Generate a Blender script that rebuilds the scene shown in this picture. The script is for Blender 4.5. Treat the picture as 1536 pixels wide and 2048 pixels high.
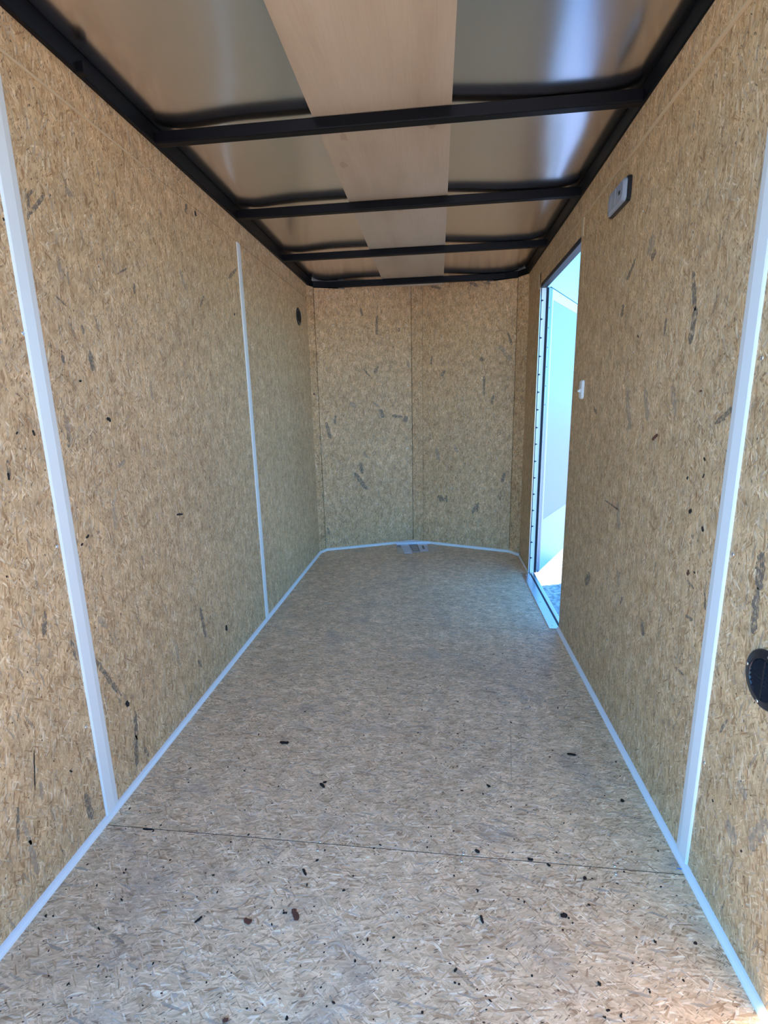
import bpy, math, random
from mathutils import Vector, Matrix
random.seed(7)
for o in list(bpy.data.objects): bpy.data.objects.remove(o, do_unlink=True)
SC = bpy.context.scene
COL = SC.collection

# ------------------------------------------------------------------ camera
CAM = Vector((0.85715, 0.0, 1.03901))
CR = Vector((0.99387741, 0.1083035, -0.02186431))
CU = Vector((-0.00182938, 0.21399106, 0.97683391))
CF = Vector((-0.1104733, 0.97081315, -0.21287901))
FPX = 974.4
cam_data = bpy.data.cameras.new('camera')
cam_data.sensor_fit = 'VERTICAL'; cam_data.sensor_height = 36.0
cam_data.lens = FPX / 2048 * 36.0
cam_data.clip_start = 0.02; cam_data.clip_end = 500
cam = bpy.data.objects.new('camera', cam_data); COL.objects.link(cam)
m3 = Matrix((CR, CU, -CF)).transposed()
cam.matrix_world = Matrix.Translation(CAM) @ m3.to_4x4()
SC.camera = cam

# ------------------------------------------------------------------ world, sun, exposure
SUN_AZ = Vector((0.944, 0.305)).normalized(); SUN_EL = math.radians(46)
world = bpy.data.worlds.new('world'); SC.world = world; world.use_nodes = True
wn = world.node_tree.nodes; wl = world.node_tree.links; wn.clear()
wo = wn.new('ShaderNodeOutputWorld'); wb = wn.new('ShaderNodeBackground')
sky = wn.new('ShaderNodeTexSky'); sky.sky_type = 'NISHITA'; sky.sun_disc = False
sky.sun_elevation = SUN_EL; sky.sun_rotation = math.atan2(-SUN_AZ.x, -SUN_AZ.y)
sky.altitude = 200; sky.air_density = 1.0; sky.dust_density = 0.6; sky.ozone_density = 1.5
wmul = wn.new('ShaderNodeMix'); wmul.data_type = 'RGBA'; wmul.blend_type = 'MULTIPLY'; wmul.inputs[0].default_value = 1.0
wmul.inputs[7].default_value = (0.27, 0.70, 1.10, 1)
wl.new(sky.outputs[0], wmul.inputs[6]); wl.new(wmul.outputs[2], wb.inputs[0]); wb.inputs[1].default_value = 0.30
wl.new(wb.outputs[0], wo.inputs[0])
sd = bpy.data.lights.new('sun', 'SUN'); sd.energy = 7.5; sd.angle = math.radians(1.5); sd.color = (1.0, 0.90, 0.79)
sun = bpy.data.objects.new('sun', sd); COL.objects.link(sun)
sdir = Vector((SUN_AZ.x * math.cos(SUN_EL), SUN_AZ.y * math.cos(SUN_EL), -math.sin(SUN_EL)))
sun.rotation_euler = sdir.to_track_quat('-Z', 'Y').to_euler(); sun.location = (-3, -3, 5)
SC.cycles.max_bounces = 7; SC.cycles.diffuse_bounces = 4; SC.cycles.adaptive_threshold = 0.03
SC.view_settings.view_transform = 'Standard'; SC.view_settings.look = 'None'
SC.view_settings.gamma = 1.0; SC.view_settings.use_curve_mapping = False
SC.view_settings.exposure = 1.58

# ------------------------------------------------------------------ helpers
def at(px, py, ax, val):
    d = CF + CR * ((px - 768) / FPX) - CU * ((py - 1024) / FPX)
    return CAM + d * ((val - CAM[ax]) / d[ax])

def tag(o, label=None, cat=None, group=None, kind=None):
    if label: o['label'] = label
    if cat: o['category'] = cat
    if group: o['group'] = group
    if kind: o['kind'] = kind
    return o

def empty(name, loc=(0, 0, 0), parent=None):
    o = bpy.data.objects.new(name, None); COL.objects.link(o); o.empty_display_size = 0.05
    o.location = loc
    if parent: o.parent = parent
    return o

class MB:
    def __init__(s): s.v = []; s.f = []; s.sm = []
    def add(s, vs, fs, smooth=False):
        n = len(s.v); s.v += [tuple(v) for v in vs]
        for f in fs: s.f.append([i + n for i in f]); s.sm.append(smooth)
        return s
    def box(s, x0, x1, y0, y1, z0, z1):
        vs = [(x, y, z) for z in (z0, z1) for y in (y0, y1) for x in (x0, x1)]
        return s.add(vs, [(0, 2, 3, 1), (4, 5, 7, 6), (0, 1, 5, 4), (1, 3, 7, 5), (3, 2, 6, 7), (2, 0, 4, 6)])
    def prism(s, poly, vec):          # poly: list of 3D points, extruded along vec
        n = len(poly); vec = Vector(vec); P = [Vector(p) for p in poly]
        return s.add(P + [p + vec for p in P],
                     [tuple(range(n))[::-1], tuple(range(n, 2 * n))] + [(i, (i + 1) % n, n + (i + 1) % n, n + i) for i in range(n)])
    def lathe(s, c, ax, prof, n=32, smooth=True):   # prof: (radius, height along ax)
        ax = Vector(ax).normalized(); c = Vector(c)
        a = ax.orthogonal().normalized(); b = ax.cross(a)
        vs = []; fs = []
        for r, h in prof:
            for i in range(n):
                t = 2 * math.pi * i / n
                vs.append(c + ax * h + (a * math.cos(t) + b * math.sin(t)) * r)
        for k in range(len(prof) - 1):
            for i in range(n):
                j = (i + 1) % n
                fs.append((k * n + i, k * n + j, (k + 1) * n + j, (k + 1) * n + i))
        if prof[0][0] > 1e-6: fs.append(tuple(range(n))[::-1])
        if prof[-1][0] > 1e-6: fs.append(tuple((len(prof) - 1) * n + i for i in range(n)))
        return s.add(vs, fs, smooth)
    def build(s, name, mat, parent=None, bevel=0, seg=2, origin=None):
        me = bpy.data.meshes.new(name); 
        o0 = Vector(origin) if origin else Vector((0, 0, 0))
        me.from_pydata([tuple(Vector(v) - o0) for v in s.v], [], s.f); me.materials.append(mat)
        for p, k in zip(me.polygons, s.sm): p.use_smooth = k
        me.validate(); me.update()
        import bmesh
        bm = bmesh.new(); bm.from_mesh(me); bmesh.ops.recalc_face_normals(bm, faces=bm.faces); bm.to_mesh(me); bm.free()
        o = bpy.data.objects.new(name, me); COL.objects.link(o)
        o.location = o0
        if parent:
            o.parent = parent
            q = Vector((0, 0, 0)); p_ = parent
            while p_: q += p_.location; p_ = p_.parent
            o.location = o0 - q
        if bevel:
            b = o.modifiers.new('bevel', 'BEVEL'); b.width = bevel; b.segments = seg; b.limit_method = 'ANGLE'
        return o

# ------------------------------------------------------------------ materials
def new_mat(name, base=(0.5, 0.5, 0.5), rough=0.5, metal=0.0, **kw):
    m = bpy.data.materials.new(name); m.use_nodes = True
    b = m.node_tree.nodes['Principled BSDF']
    b.inputs['Base Color'].default_value = (*base, 1); b.inputs['Roughness'].default_value = rough
    b.inputs['Metallic'].default_value = metal
    for k, v in kw.items(): b.inputs[k.replace('_', ' ')].default_value = v
    return m

class G:
    """tiny node-graph writer"""
    def __init__(s, tree): s.t = tree; s.n = tree.nodes; s.l = tree.links
    def _set(s, sock, v):
        if v is None: return
        if hasattr(v, 'is_output'): s.l.new(v, sock)
        else: sock.default_value = v
    def math(s, op, a, b=None, c=None, clamp=False):
        n = s.n.new('ShaderNodeMath'); n.operation = op; n.use_clamp = clamp
        s._set(n.inputs[0], a); s._set(n.inputs[1], b); s._set(n.inputs[2], c); return n.outputs[0]
    def vmath(s, op, a, b=None):
        n = s.n.new('ShaderNodeVectorMath'); n.operation = op
        s._set(n.inputs[0], a); s._set(n.inputs[1], b); return n.outputs[0]
    def mapping(s, v, rot=0, scale=(1, 1, 1), loc=(0, 0, 0)):
        n = s.n.new('ShaderNodeMapping'); n.vector_type = 'POINT'
        n.inputs['Location'].default_value = loc; n.inputs['Rotation'].default_value = (0, 0, rot); n.inputs['Scale'].default_value = scale
        s.l.new(v, n.inputs[0]); return n.outputs[0]
    def noise(s, v, scale, detail=2, rough=0.5, dim='2D'):
        n = s.n.new('ShaderNodeTexNoise'); n.noise_dimensions = dim
        n.inputs['Scale'].default_value = scale; n.inputs['Detail'].default_value = detail; n.inputs['Roughness'].default_value = rough
        s.l.new(v, n.inputs['Vector']); return n.outputs
    def voro(s, v, scale=1.0, rnd=1.0, feat='F1', dim='2D'):
        n = s.n.new('ShaderNodeTexVoronoi'); n.voronoi_dimensions = dim; n.feature = feat
        n.inputs['Scale'].default_value = scale; n.inputs['Randomness'].default_value = rnd
        s.l.new(v, n.inputs['Vector']); return n.outputs
    def ramp(s, f, stops, interp='LINEAR'):
        n = s.n.new('ShaderNodeValToRGB'); n.color_ramp.interpolation = interp
        e = n.color_ramp.elements
        while len(e) < len(stops): e.new(0.5)
        for x, (p, c) in zip(e, stops): x.position = p; x.color = (*c, 1)
        s.l.new(f, n.inputs[0]); return n.outputs[0]
    def mix(s, f, a, b, mode='MIX'):
        n = s.n.new('ShaderNodeMix'); n.data_type = 'RGBA'; n.blend_type = mode
        s._set(n.inputs[0], f); s._set(n.inputs[6], a); s._set(n.inputs[7], b); return n.outputs[2]
    def sep(s, v):
        n = s.n.new('ShaderNodeSeparateXYZ'); s.l.new(v, n.inputs[0]); return n.outputs
    def comb(s, x, y, z=0.0):
        n = s.n.new('ShaderNodeCombineXYZ'); s._set(n.inputs[0], x); s._set(n.inputs[1], y); s._set(n.inputs[2], z); return n.outputs[0]

# oriented strand board: overlapping layers of flakes, grain along u
def make_osb_group():
    t = bpy.data.node_groups.new('strand_board', 'ShaderNodeTree')
    t.interface.new_socket('Vector', in_out='INPUT', socket_type='NodeSocketVector')
    t.interface.new_socket('Color', in_out='OUTPUT', socket_type='NodeSocketColor')
    t.interface.new_socket('Height', in_out='OUTPUT', socket_type='NodeSocketFloat')
    g = G(t); gi = t.nodes.new('NodeGroupInput'); go = t.nodes.new('NodeGroupOutput')
    P = gi.outputs[0]
    nz = g.noise(P, 6, 2)
    off = g.vmath('MULTIPLY', g.vmath('SUBTRACT', nz[1], (0.5, 0.5, 0.5)), (0.03, 0.03, 0))
    nz2 = g.noise(P, 45, 1)
    off2 = g.vmath('MULTIPLY', g.vmath('SUBTRACT', nz2[1], (0.5, 0.5, 0.5)), (0.0035, 0.0035, 0))
    P = g.vmath('ADD', g.vmath('ADD', P, off), off2)
    PAL = [(0.0, (0.33, 0.185, 0.085)), (0.10, (0.47, 0.29, 0.145)), (0.35, (0.58, 0.395, 0.215)), (0.6, (0.66, 0.475, 0.285)),
           (0.8, (0.52, 0.335, 0.175)), (0.9, (0.77, 0.62, 0.425)), (1.0, (0.42, 0.32, 0.23))]
    layers = [(0.00, 0.034, 0.0100, 0.00), (1.20, 0.020, 0.0080, 0.55), (0.45, 0.030, 0.0050, 0.50), (-0.50, 0.028, 0.0045, 0.55),
              (0.12, 0.038, 0.0040, 0.58), (-0.95, 0.020, 0.0035, 0.82), (-0.18, 0.024, 0.0032, 0.66), (0.75, 0.016, 0.0024, 0.84)]
    col = None; hgt = None
    for i, (a, L, w, thr) in enumerate(layers):
        q = g.mapping(P, rot=a, loc=(3.7 * i, 1.9 * i, 0))
        q = g.vmath('MULTIPLY', q, (1 / L, 1 / w, 1))
        v = g.voro(q, 1.0)
        cs = g.sep(v[1])
        c = g.ramp(cs[0], PAL)
        if i in (0, 2, 4):      # fibres inside the flake
            fb = g.noise(g.vmath('MULTIPLY', q, (0.5, 5.0, 1)), 1.0, 2)[0]
            fb = g.math('MULTIPLY_ADD', fb, 0.34, 0.83)
            c = g.mix(1.0, c, g.comb(fb, fb, fb), 'MULTIPLY')
        # slightly dark flake borders
        ed = g.math('SMOOTH_MIN', g.math('SUBTRACT', 1.20, g.math('MULTIPLY', v[0], 0.55)), 1.0, 0.1)
        c = g.mix(1.0, c, g.comb(ed, ed, ed), 'MULTIPLY')
        if col is None: col = c; hgt = cs[2]
        else:
            msk = g.math('GREATER_THAN', cs[1], thr)
            col = g.mix(msk, col, c); hgt = g.mix(msk, hgt, cs[2])
    # grey weathered strands
    q = g.vmath('MULTIPLY', g.mapping(P, rot=0.2), (1 / 0.05, 1 / 0.006, 1)); v = g.voro(q)
    cs = g.sep(v[1]); m = g.math('MULTIPLY', g.math('GREATER_THAN', cs[1], 0.955), g.math('LESS_THAN', v[0], 0.42))
    m = g.math('MULTIPLY', m, g.math('MULTIPLY_ADD', cs[0], 0.5, 0.25))
    col = g.mix(m, col, (0.24, 0.20, 0.16, 1))
    q = g.vmath('MULTIPLY', g.mapping(P, rot=-0.6, loc=(4, 8, 0)), (1 / 0.015, 1 / 0.0026, 1)); v = g.voro(q)
    cs = g.sep(v[1]); m = g.math('MULTIPLY', g.math('GREATER_THAN', cs[1], 0.82), g.math('LESS_THAN', v[0], g.math('MULTIPLY_ADD', cs[2], 0.25, 0.15)))
    m = g.math('MULTIPLY', m, g.math('MULTIPLY_ADD', cs[0], 0.6, 0.3))
    col = g.mix(m, col, (0.12, 0.085, 0.055, 1))
    # bark flecks
    q = g.vmath('MULTIPLY', g.mapping(P, rot=0.1, loc=(1, 5, 0)), (1 / 0.018, 1 / 0.011, 1)); v = g.voro(q)
    cs = g.sep(v[1]); m = g.math('MULTIPLY', g.math('GREATER_THAN', cs[1], 0.86), g.math('LESS_THAN', v[0], g.math('MULTIPLY', cs[0], 0.14)))
    col = g.mix(m, col, (0.05, 0.03, 0.02, 1))
    # broad tone drift
    tn = g.noise(P, 2.2, 3)[0]; tn = g.math('MULTIPLY_ADD', tn, 0.30, 0.85)
    col = g.mix(1.0, col, g.comb(tn, tn, tn), 'MULTIPLY')
    tm = g.noise(P, 22, 3, 0.6)[0]; tm = g.math('MULTIPLY_ADD', tm, 0.70, 0.65)
    col = g.mix(1.0, col, g.comb(tm, tm, tm), 'MULTIPLY')
    t.links.new(col, go.inputs[0]); t.links.new(hgt, go.inputs[1])
    return t
OSB = make_osb_group()

def osb_mat(name, ua, va, loc=(0, 0), tint=(1, 1, 1), sat=1.0, rough=0.62, stains=False, rnd=0.0, dark=None, axis_scale=None):
    m = bpy.data.materials.new(name); m.use_nodes = True
    g = G(m.node_tree); b = g.n['Principled BSDF']
    tc = g.n.new('ShaderNodeNewGeometry'); s = g.sep(tc.outputs['Position'])
    oi = g.n.new('ShaderNodeObjectInfo')
    u = g.math('ADD', g.math('ADD', s[ua], loc[0]), g.math('MULTIPLY', oi.outputs['Random'], 31.0 * rnd))
    v = g.math('ADD', g.math('ADD', s[va], loc[1]), g.math('MULTIPLY', oi.outputs['Random'], 17.0 * rnd))
    gr = g.n.new('ShaderNodeGroup'); gr.node_tree = OSB; g.l.new(g.comb(u, v), gr.inputs[0])
    c = g.mix(1.0, gr.outputs[0], (*tint, 1), 'MULTIPLY')
    if stains:    # grey foot-worn smudges on the floor
        sn = g.noise(g.comb(u, v), 5.0, 4, 0.6)[0]
        f = g.math('MULTIPLY', g.math('SUBTRACT', sn, 0.57, clamp=True), 2.2, clamp=True)
        c = g.mix(f, c, (0.30, 0.27, 0.23, 1))
    if dark:      # weathered strand: dark fibres with the board showing through between them
        f1 = g.noise(g.comb(g.math('MULTIPLY', u, 55), g.math('MULTIPLY', v, 420)), 1.0, 3, 0.6)[0]
        f2 = g.noise(g.comb(u, v), 90, 3, 0.6)[0]
        f = g.math('MULTIPLY', g.math('SUBTRACT', g.math('ADD', f1, f2), 0.74, clamp=True), 3.2, clamp=True)
        c = g.mix(g.math('MULTIPLY', f, dark[1]), c, (*dark[0], 1))
    hs = g.n.new('ShaderNodeHueSaturation'); hs.inputs['Saturation'].default_value = sat; g.l.new(c, hs.inputs['Color'])
    g.l.new(hs.outputs[0], b.inputs['Base Color']); b.inputs['Roughness'].default_value = rough
    bp = g.n.new('ShaderNodeBump'); bp.inputs['Strength'].default_value = 0.22; bp.inputs['Distance'].default_value = 0.0005
    g.l.new(gr.outputs[1], bp.inputs['Height']); g.l.new(bp.outputs[0], b.inputs['Normal'])
    return m

M = {}
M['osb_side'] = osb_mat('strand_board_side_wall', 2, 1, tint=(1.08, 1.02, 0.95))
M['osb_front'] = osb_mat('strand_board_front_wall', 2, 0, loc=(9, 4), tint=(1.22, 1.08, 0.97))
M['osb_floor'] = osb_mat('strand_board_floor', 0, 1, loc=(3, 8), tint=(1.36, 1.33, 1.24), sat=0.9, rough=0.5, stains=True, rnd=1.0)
M['osb_edge'] = new_mat('sawn_board_edge', (0.62, 0.47, 0.30), 0.8)
M['vinyl'] = new_mat('white_vinyl_strip', (0.80, 0.81, 0.80), 0.35)
M['black'] = new_mat('black_painted_steel', (0.005, 0.005, 0.007), 0.42, Specular_IOR_Level=0.14)
M['black_plastic'] = new_mat('black_plastic', (0.012, 0.012, 0.018), 0.32)
M['louver'] = new_mat('black_plastic_edges', (0.02, 0.022, 0.028), 0.2)
M['void'] = new_mat('dark_cavity', (0.004, 0.004, 0.005), 0.8)
M['zinc'] = new_mat('zinc_screw', (0.75, 0.76, 0.80), 0.25, 1.0)
M['dark_metal'] = new_mat('dark_seal_and_gap', (0.02, 0.025, 0.04), 0.5)
M['alu'] = new_mat('mill_aluminium', (0.80, 0.81, 0.83), 0.30, 1.0)
M['skin'] = new_mat('white_outer_skin', (0.78, 0.79, 0.80), 0.35)
M['door_panel'] = new_mat('pale_door_liner', (0.33, 0.34, 0.42), 0.4)
M['door_white'] = new_mat('white_door_frame', (0.82, 0.84, 0.84), 0.3)
M['door_kick'] = new_mat('pale_green_kick_panel', (0.42, 0.62, 0.64), 0.25)
M['stile_grey'] = new_mat('grey_blue_anodised_metal', (0.22, 0.26, 0.32), 0.35, 0.3)

def strand_mat(name, c0, c1):
    m = new_mat(name, c0, 0.7); g = G(m.node_tree); b = g.n['Principled BSDF']
    tc = g.n.new('ShaderNodeNewGeometry')
    n = g.noise(g.vmath('MULTIPLY', tc.outputs['Position'], (260, 260, 60)), 1.0, 3, 0.6, '3D')[0]
    g.l.new(g.ramp(n, [(0.35, c0), (0.62, c1)]), b.inputs['Base Color']); return m
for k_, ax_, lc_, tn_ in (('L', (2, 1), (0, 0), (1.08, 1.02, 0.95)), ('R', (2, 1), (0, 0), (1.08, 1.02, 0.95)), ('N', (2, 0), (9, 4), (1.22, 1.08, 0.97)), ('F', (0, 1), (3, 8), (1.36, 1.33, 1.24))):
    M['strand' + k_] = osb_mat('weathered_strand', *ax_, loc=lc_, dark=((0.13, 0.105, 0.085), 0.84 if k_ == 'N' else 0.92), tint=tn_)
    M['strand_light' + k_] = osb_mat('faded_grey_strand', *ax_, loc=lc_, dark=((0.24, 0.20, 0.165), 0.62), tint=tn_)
M['knot'] = new_mat('bark_black', (0.015, 0.009, 0.006), 0.8)
M['brown'] = new_mat('dry_leaf_brown', (0.12, 0.045, 0.025), 0.8)

def sheet_mat():
    m = new_mat('mill_finish_roof_sheet', (0.80, 0.765, 0.78), 0.2, 1.0); g = G(m.node_tree); b = g.n['Principled BSDF']
    tc = g.n.new('ShaderNodeNewGeometry')
    n = g.noise(g.vmath('MULTIPLY', tc.outputs['Position'], (3, 1.2, 1)), 1.0, 2, 0.5, '3D')[0]
    g.l.new(g.math('MULTIPLY_ADD', n, 0.08, 0.16), b.inputs['Roughness'])
    bp = g.n.new('ShaderNodeBump'); bp.inputs['Strength'].default_value = 0.15; bp.inputs['Distance'].default_value = 0.02
    n2 = g.noise(g.vmath('MULTIPLY', tc.outputs['Position'], (5, 1.5, 1)), 1.0, 1, 0.4, '3D')[0]
    g.l.new(n2, bp.inputs['Height']); g.l.new(bp.outputs[0], b.inputs['Normal']); return m
M['sheet'] = sheet_mat()

def ply_mat():
    m = new_mat('smooth_plywood_face', (0.6, 0.45, 0.3), 0.55); g = G(m.node_tree); b = g.n['Principled BSDF']
    tc = g.n.new('ShaderNodeNewGeometry'); P = tc.outputs['Position']
    n1 = g.noise(g.vmath('MULTIPLY', P, (9, 1.6, 1)), 1.0, 4, 0.55, '3D')[0]
    n2 = g.noise(g.vmath('MULTIPLY', P, (220, 8, 1)), 1.0, 2, 0.5, '3D')[0]
    c = g.ramp(n1, [(0.3, (0.46, 0.335, 0.235)), (0.5, (0.53, 0.40, 0.285)), (0.72, (0.57, 0.435, 0.32))])
    f = g.math('MULTIPLY_ADD', n2, 0.16, 0.92)
    c = g.mix(1.0, c, g.comb(f, f, f), 'MULTIPLY')
    v = g.voro(g.vmath('MULTIPLY', P, (7, 4, 0)), 1.0); cs = g.sep(v[1])
    wob = g.noise(g.vmath('MULTIPLY', P, (60, 40, 1)), 1.0, 2, 0.6, '3D')[0]
    k = g.math('MULTIPLY', g.math('GREATER_THAN', cs[0], 0.7), g.math('LESS_THAN', g.math('ADD', v[0], g.math('MULTIPLY', wob, 0.16)), 0.16))
    c = g.mix(g.math('MULTIPLY', k, 0.35), c, (0.28, 0.16, 0.09, 1))
    g.l.new(c, b.inputs['Base Color']); return m
M['ply'] = ply_mat()

def gravel_mat():
    m = new_mat('pale_gravel', (0.5, 0.48, 0.45), 0.9); g = G(m.node_tree); b = g.n['Principled BSDF']
    tc = g.n.new('ShaderNodeNewGeometry'); v = g.voro(tc.outputs['Position'], 38.0); cs = g.sep(v[1])
    c = g.ramp(cs[0], [(0, (0.27, 0.26, 0.235)), (0.5, (0.40, 0.385, 0.355)), (1, (0.54, 0.52, 0.49))])
    d = g.math('SUBTRACT', 1.1, g.math('MULTIPLY', v[0], 0.5))
    g.l.new(g.mix(1.0, c, g.comb(d, d, d), 'MULTIPLY'), b.inputs['Base Color'])
    bp = g.n.new('ShaderNodeBump'); bp.invert = True; bp.inputs['Strength'].default_value = 0.8; bp.inputs['Distance'].default_value = 0.01
    g.l.new(v[0], bp.inputs['Height']); g.l.new(bp.outputs[0], b.inputs['Normal']); return m
M['gravel'] = gravel_mat()

# ------------------------------------------------------------------ dimensions (metres)
W = 1.4175; Y0 = 0.24; YF = 3.33; ZR = 1.823; ZC = 1.857; ZS = 1.736
T = 0.010
SEAM1, SEAM2 = 0.963, 2.19
DY0, DY1, DZ = 2.183, 2.967, 1.655

# ------------------------------------------------------------------ floor
floor = tag(empty('floor'), kind='structure')
g_ = 0.0012
# front sheet with the corner cuts and shallow V of the nose
front_xy = [(0.0, SEAM2 + 0.02 + g_), (W, SEAM2 - 0.027 + g_), (W, 3.33), (1.36, 3.413), (0.745, 3.637), (0.665, 3.66), (0.031, 3.402), (0, 3.33)]
MB().prism([(x, y, -0.018) for x, y in front_xy], (0, 0, 0.018)).build('floor_board', M['osb_floor'], floor)
MB().prism([(0, SEAM1 + 0.006 + g_, -0.018), (W, SEAM1 - 0.006 + g_, -0.018), (W, SEAM2 - 0.027 - g_, -0.018), (0, SEAM2 + 0.02 - g_, -0.018)], (0, 0, 0.018)).build('floor_board', M['osb_floor'], floor)
MB().prism([(0, Y0, -0.018), (W, Y0, -0.018), (W, SEAM1 - 0.006 - g_, -0.018), (0, SEAM1 + 0.006 - g_, -0.018)], (0, 0, 0.018)).build('floor_board', M['osb_floor'], floor)
M['joint'] = new_mat('shade_in_the_joint', (0.05, 0.028, 0.016), 0.9)  # dark brown filler colour standing in for the shade inside the seam
MB().prism([(0, SEAM1 + 0.006 - g_, -0.012), (W, SEAM1 - 0.006 - g_, -0.012), (W, SEAM1 - 0.006 + g_, -0.012), (0, SEAM1 + 0.006 + g_, -0.012)], (0, 0, 0.0112)).build('joint_shade', M['joint'], floor)
MB().prism([(-0.03, Y0 - 0.02, -0.10), (W + 0.03, Y0 - 0.02, -0.10), (W + 0.03, 3.36, -0.10), (0.7, 3.72, -0.10), (-0.03, 3.36, -0.10)], (0, 0, 0.081)).build('steel_underframe', M['black'], floor)

# ------------------------------------------------------------------ side walls
def side_panel(x, s, y0, y1, z0, z1, proud=0.0, parent=None, name='wall_board', bevel=0.0008):
    # s = +1: room lies towards +x (left wall); s = -1: right wall
    a, b = sorted((x + s * proud, x - s * T))
    return MB().box(a, b, y0, y1, z0, z1).build(name, M['osb_side'], parent, bevel, 1)

wl_ = tag(empty('wall_left'), kind='structure')
side_panel(0, 1, Y0, 1.005, 0, ZS, 0, wl_); side_panel(0, 1, 1.007, 2.208, 0, ZS, 0, wl_)
side_panel(0, 1, 2.210, YF + 0.02, 0, ZS, 0, wl_)
side_panel(0, 1, Y0, 1.62, ZS + 0.001, 1.90, 0.0012, wl_); side_panel(0, 1, 1.6215, YF + 0.09, ZS + 0.001, 1.90, 0.0012, wl_)
MB().box(-0.036, -T - 0.001, Y0 - 0.02, YF + 0.018, -0.1, 1.93).build('outer_skin', M['skin'], wl_)

MB().prism([(0.0002, Y0, ZS - 0.0005), (0.0072, Y0, ZS - 0.0005), (0.0058, 1.3, ZS - 0.0005), (0.0012, 1.62, ZS - 0.0005), (0.0002, 1.62, ZS - 0.0005)], (0, 0, 0.003)).build('board_edge', M['osb_edge'], wl_)
wr_ = tag(empty('wall_right'), kind='structure')
side_panel(W, -1, Y0, 0.984, 0, ZS, 0, wr_); side_panel(W, -1, 0.986, DY0, 0, ZS, 0, wr_)
side_panel(W, -1, DY0 + 0.0015, DY1 + 0.03, DZ + 0.022, ZS, 0, wr_)
side_panel(W, -1, DY1 + 0.0315 - 0.022, YF + 0.02, 0, ZS, 0, wr_)
MB().prism([(W + T, Y0, ZS + 0.001), (W - 0.011, Y0, ZS + 0.001), (W - 0.007, 1.63, ZS + 0.001), (W - 0.0025, 2.3, ZS + 0.001), (W - 0.002, YF + 0.09, ZS + 0.001), (W + T, YF + 0.09, ZS + 0.001)], (0, 0, 0.16)).build('wall_board', M['osb_side'], wr_, 0.0008, 1)
MB().prism([(W - 0.0002, Y0, ZS - 0.0005), (W - 0.0114, Y0, ZS - 0.0005), (W - 0.0074, 1.63, ZS - 0.0005), (W - 0.0029, 2.3, ZS - 0.0005), (W - 0.0023, 3.3, ZS - 0.0005), (W - 0.0002, 3.3, ZS - 0.0005)], (0, 0, 0.004)).build('board_edge', M['osb_edge'], wr_)
sk = MB()
sk.box(W + T + 0.001, W + 0.036, Y0 - 0.02, DY0 - 0.001, -0.1, 1.93)
sk.box(W + T + 0.001, W + 0.036, DY1 + 0.012, YF + 0.018, -0.1, 1.93)
sk.box(W + T + 0.001, W + 0.036, DY0 - 0.001, DY1 + 0.012, DZ + 0.022, 1.93)
sk.build('outer_skin', M['skin'], wr_)

# front wall: two leaves meeting at a narrow flat strip, small corner boards
wf_ = tag(empty('wall_front'), kind='structure')
def vpanel(p, q, z0, z1, parent, th=0.010, name='wall_board', mat='osb_front', gap=0.0014):
    p = Vector((*p, 0)); q = Vector((*q, 0)); d = (q - p).normalized(); n = Vector((-d.y, d.x, 0))
    if n.y < 0: n = -n
    a = p + d * gap; b = q - d * gap
    return MB().prism([a + Vector((0, 0, z0)), b + Vector((0, 0, z0)), b + n * th + Vector((0, 0, z0)), a + n * th + Vector((0, 0, z0))], (0, 0, z1 - z0)).build(name, M[mat], parent, 0.0006, 1)
def leaf(p, q, parent, th=0.010):
    """front board from its outer edge p to its inner edge q, notched at the top to pass behind the foremost bow"""
    p = Vector((*p, 0)); q = Vector((*q, 0)); e = q - p; d = e.normalized(); n = Vector((-d.y, d.x, 0))
    if n.y < 0: n = -n
    a = p + d * 0.0014; b = q - d * 0.0007; k = p + e * ((3.482 - p.y) / e.y)
    Z = lambda v, z: v + Vector((0, 0, z))
    return MB().prism([Z(a, 0), Z(b, 0), Z(b, 1.8555), Z(k, 1.8555), Z(k, 1.8145), Z(a, 1.8145)], n * th).build('wall_board', M['osb_front'], parent, 0.0006, 1)
NOSE = [(0.0, 3.33), (0.031, 3.402), (0.665, 3.66), (0.745, 3.637), (1.36, 3.413), (W, 3.33)]
vpanel(NOSE[0], NOSE[1], 0, 1.818, wf_)
leaf(NOSE[1], NOSE[2], wf_)
vpanel((0.666, 3.656), (0.745, 3.637), 0, 1.8555, wf_, gap=0.0007)
leaf(NOSE[4], NOSE[3], wf_)
vpanel(NOSE[4], NOSE[5], 0, 1.818, wf_)
for a_, b_ in zip(NOSE[:-1], NOSE[1:]):
    q_ = vpanel(a_, b_, 0, 1.818, wf_, 0.004, 'backing', 'void', 0.0); q_.location = Vector((0, 0.0125, 0))  # black layer added behind the boards so their joints look dark
nk = [(-0.036, 3.352), (0.012, 3.43), (0.665, 3.692), (0.748, 3.668), (1.378, 3.44), (W + 0.036, 3.352)]
nk += [(x, y + 0.04) for x, y in nk[::-1]]
MB().prism([(x, y, -0.1) for x, y in nk], (0, 0, 2.03)).build('outer_skin', M['skin'], wf_)

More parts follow.
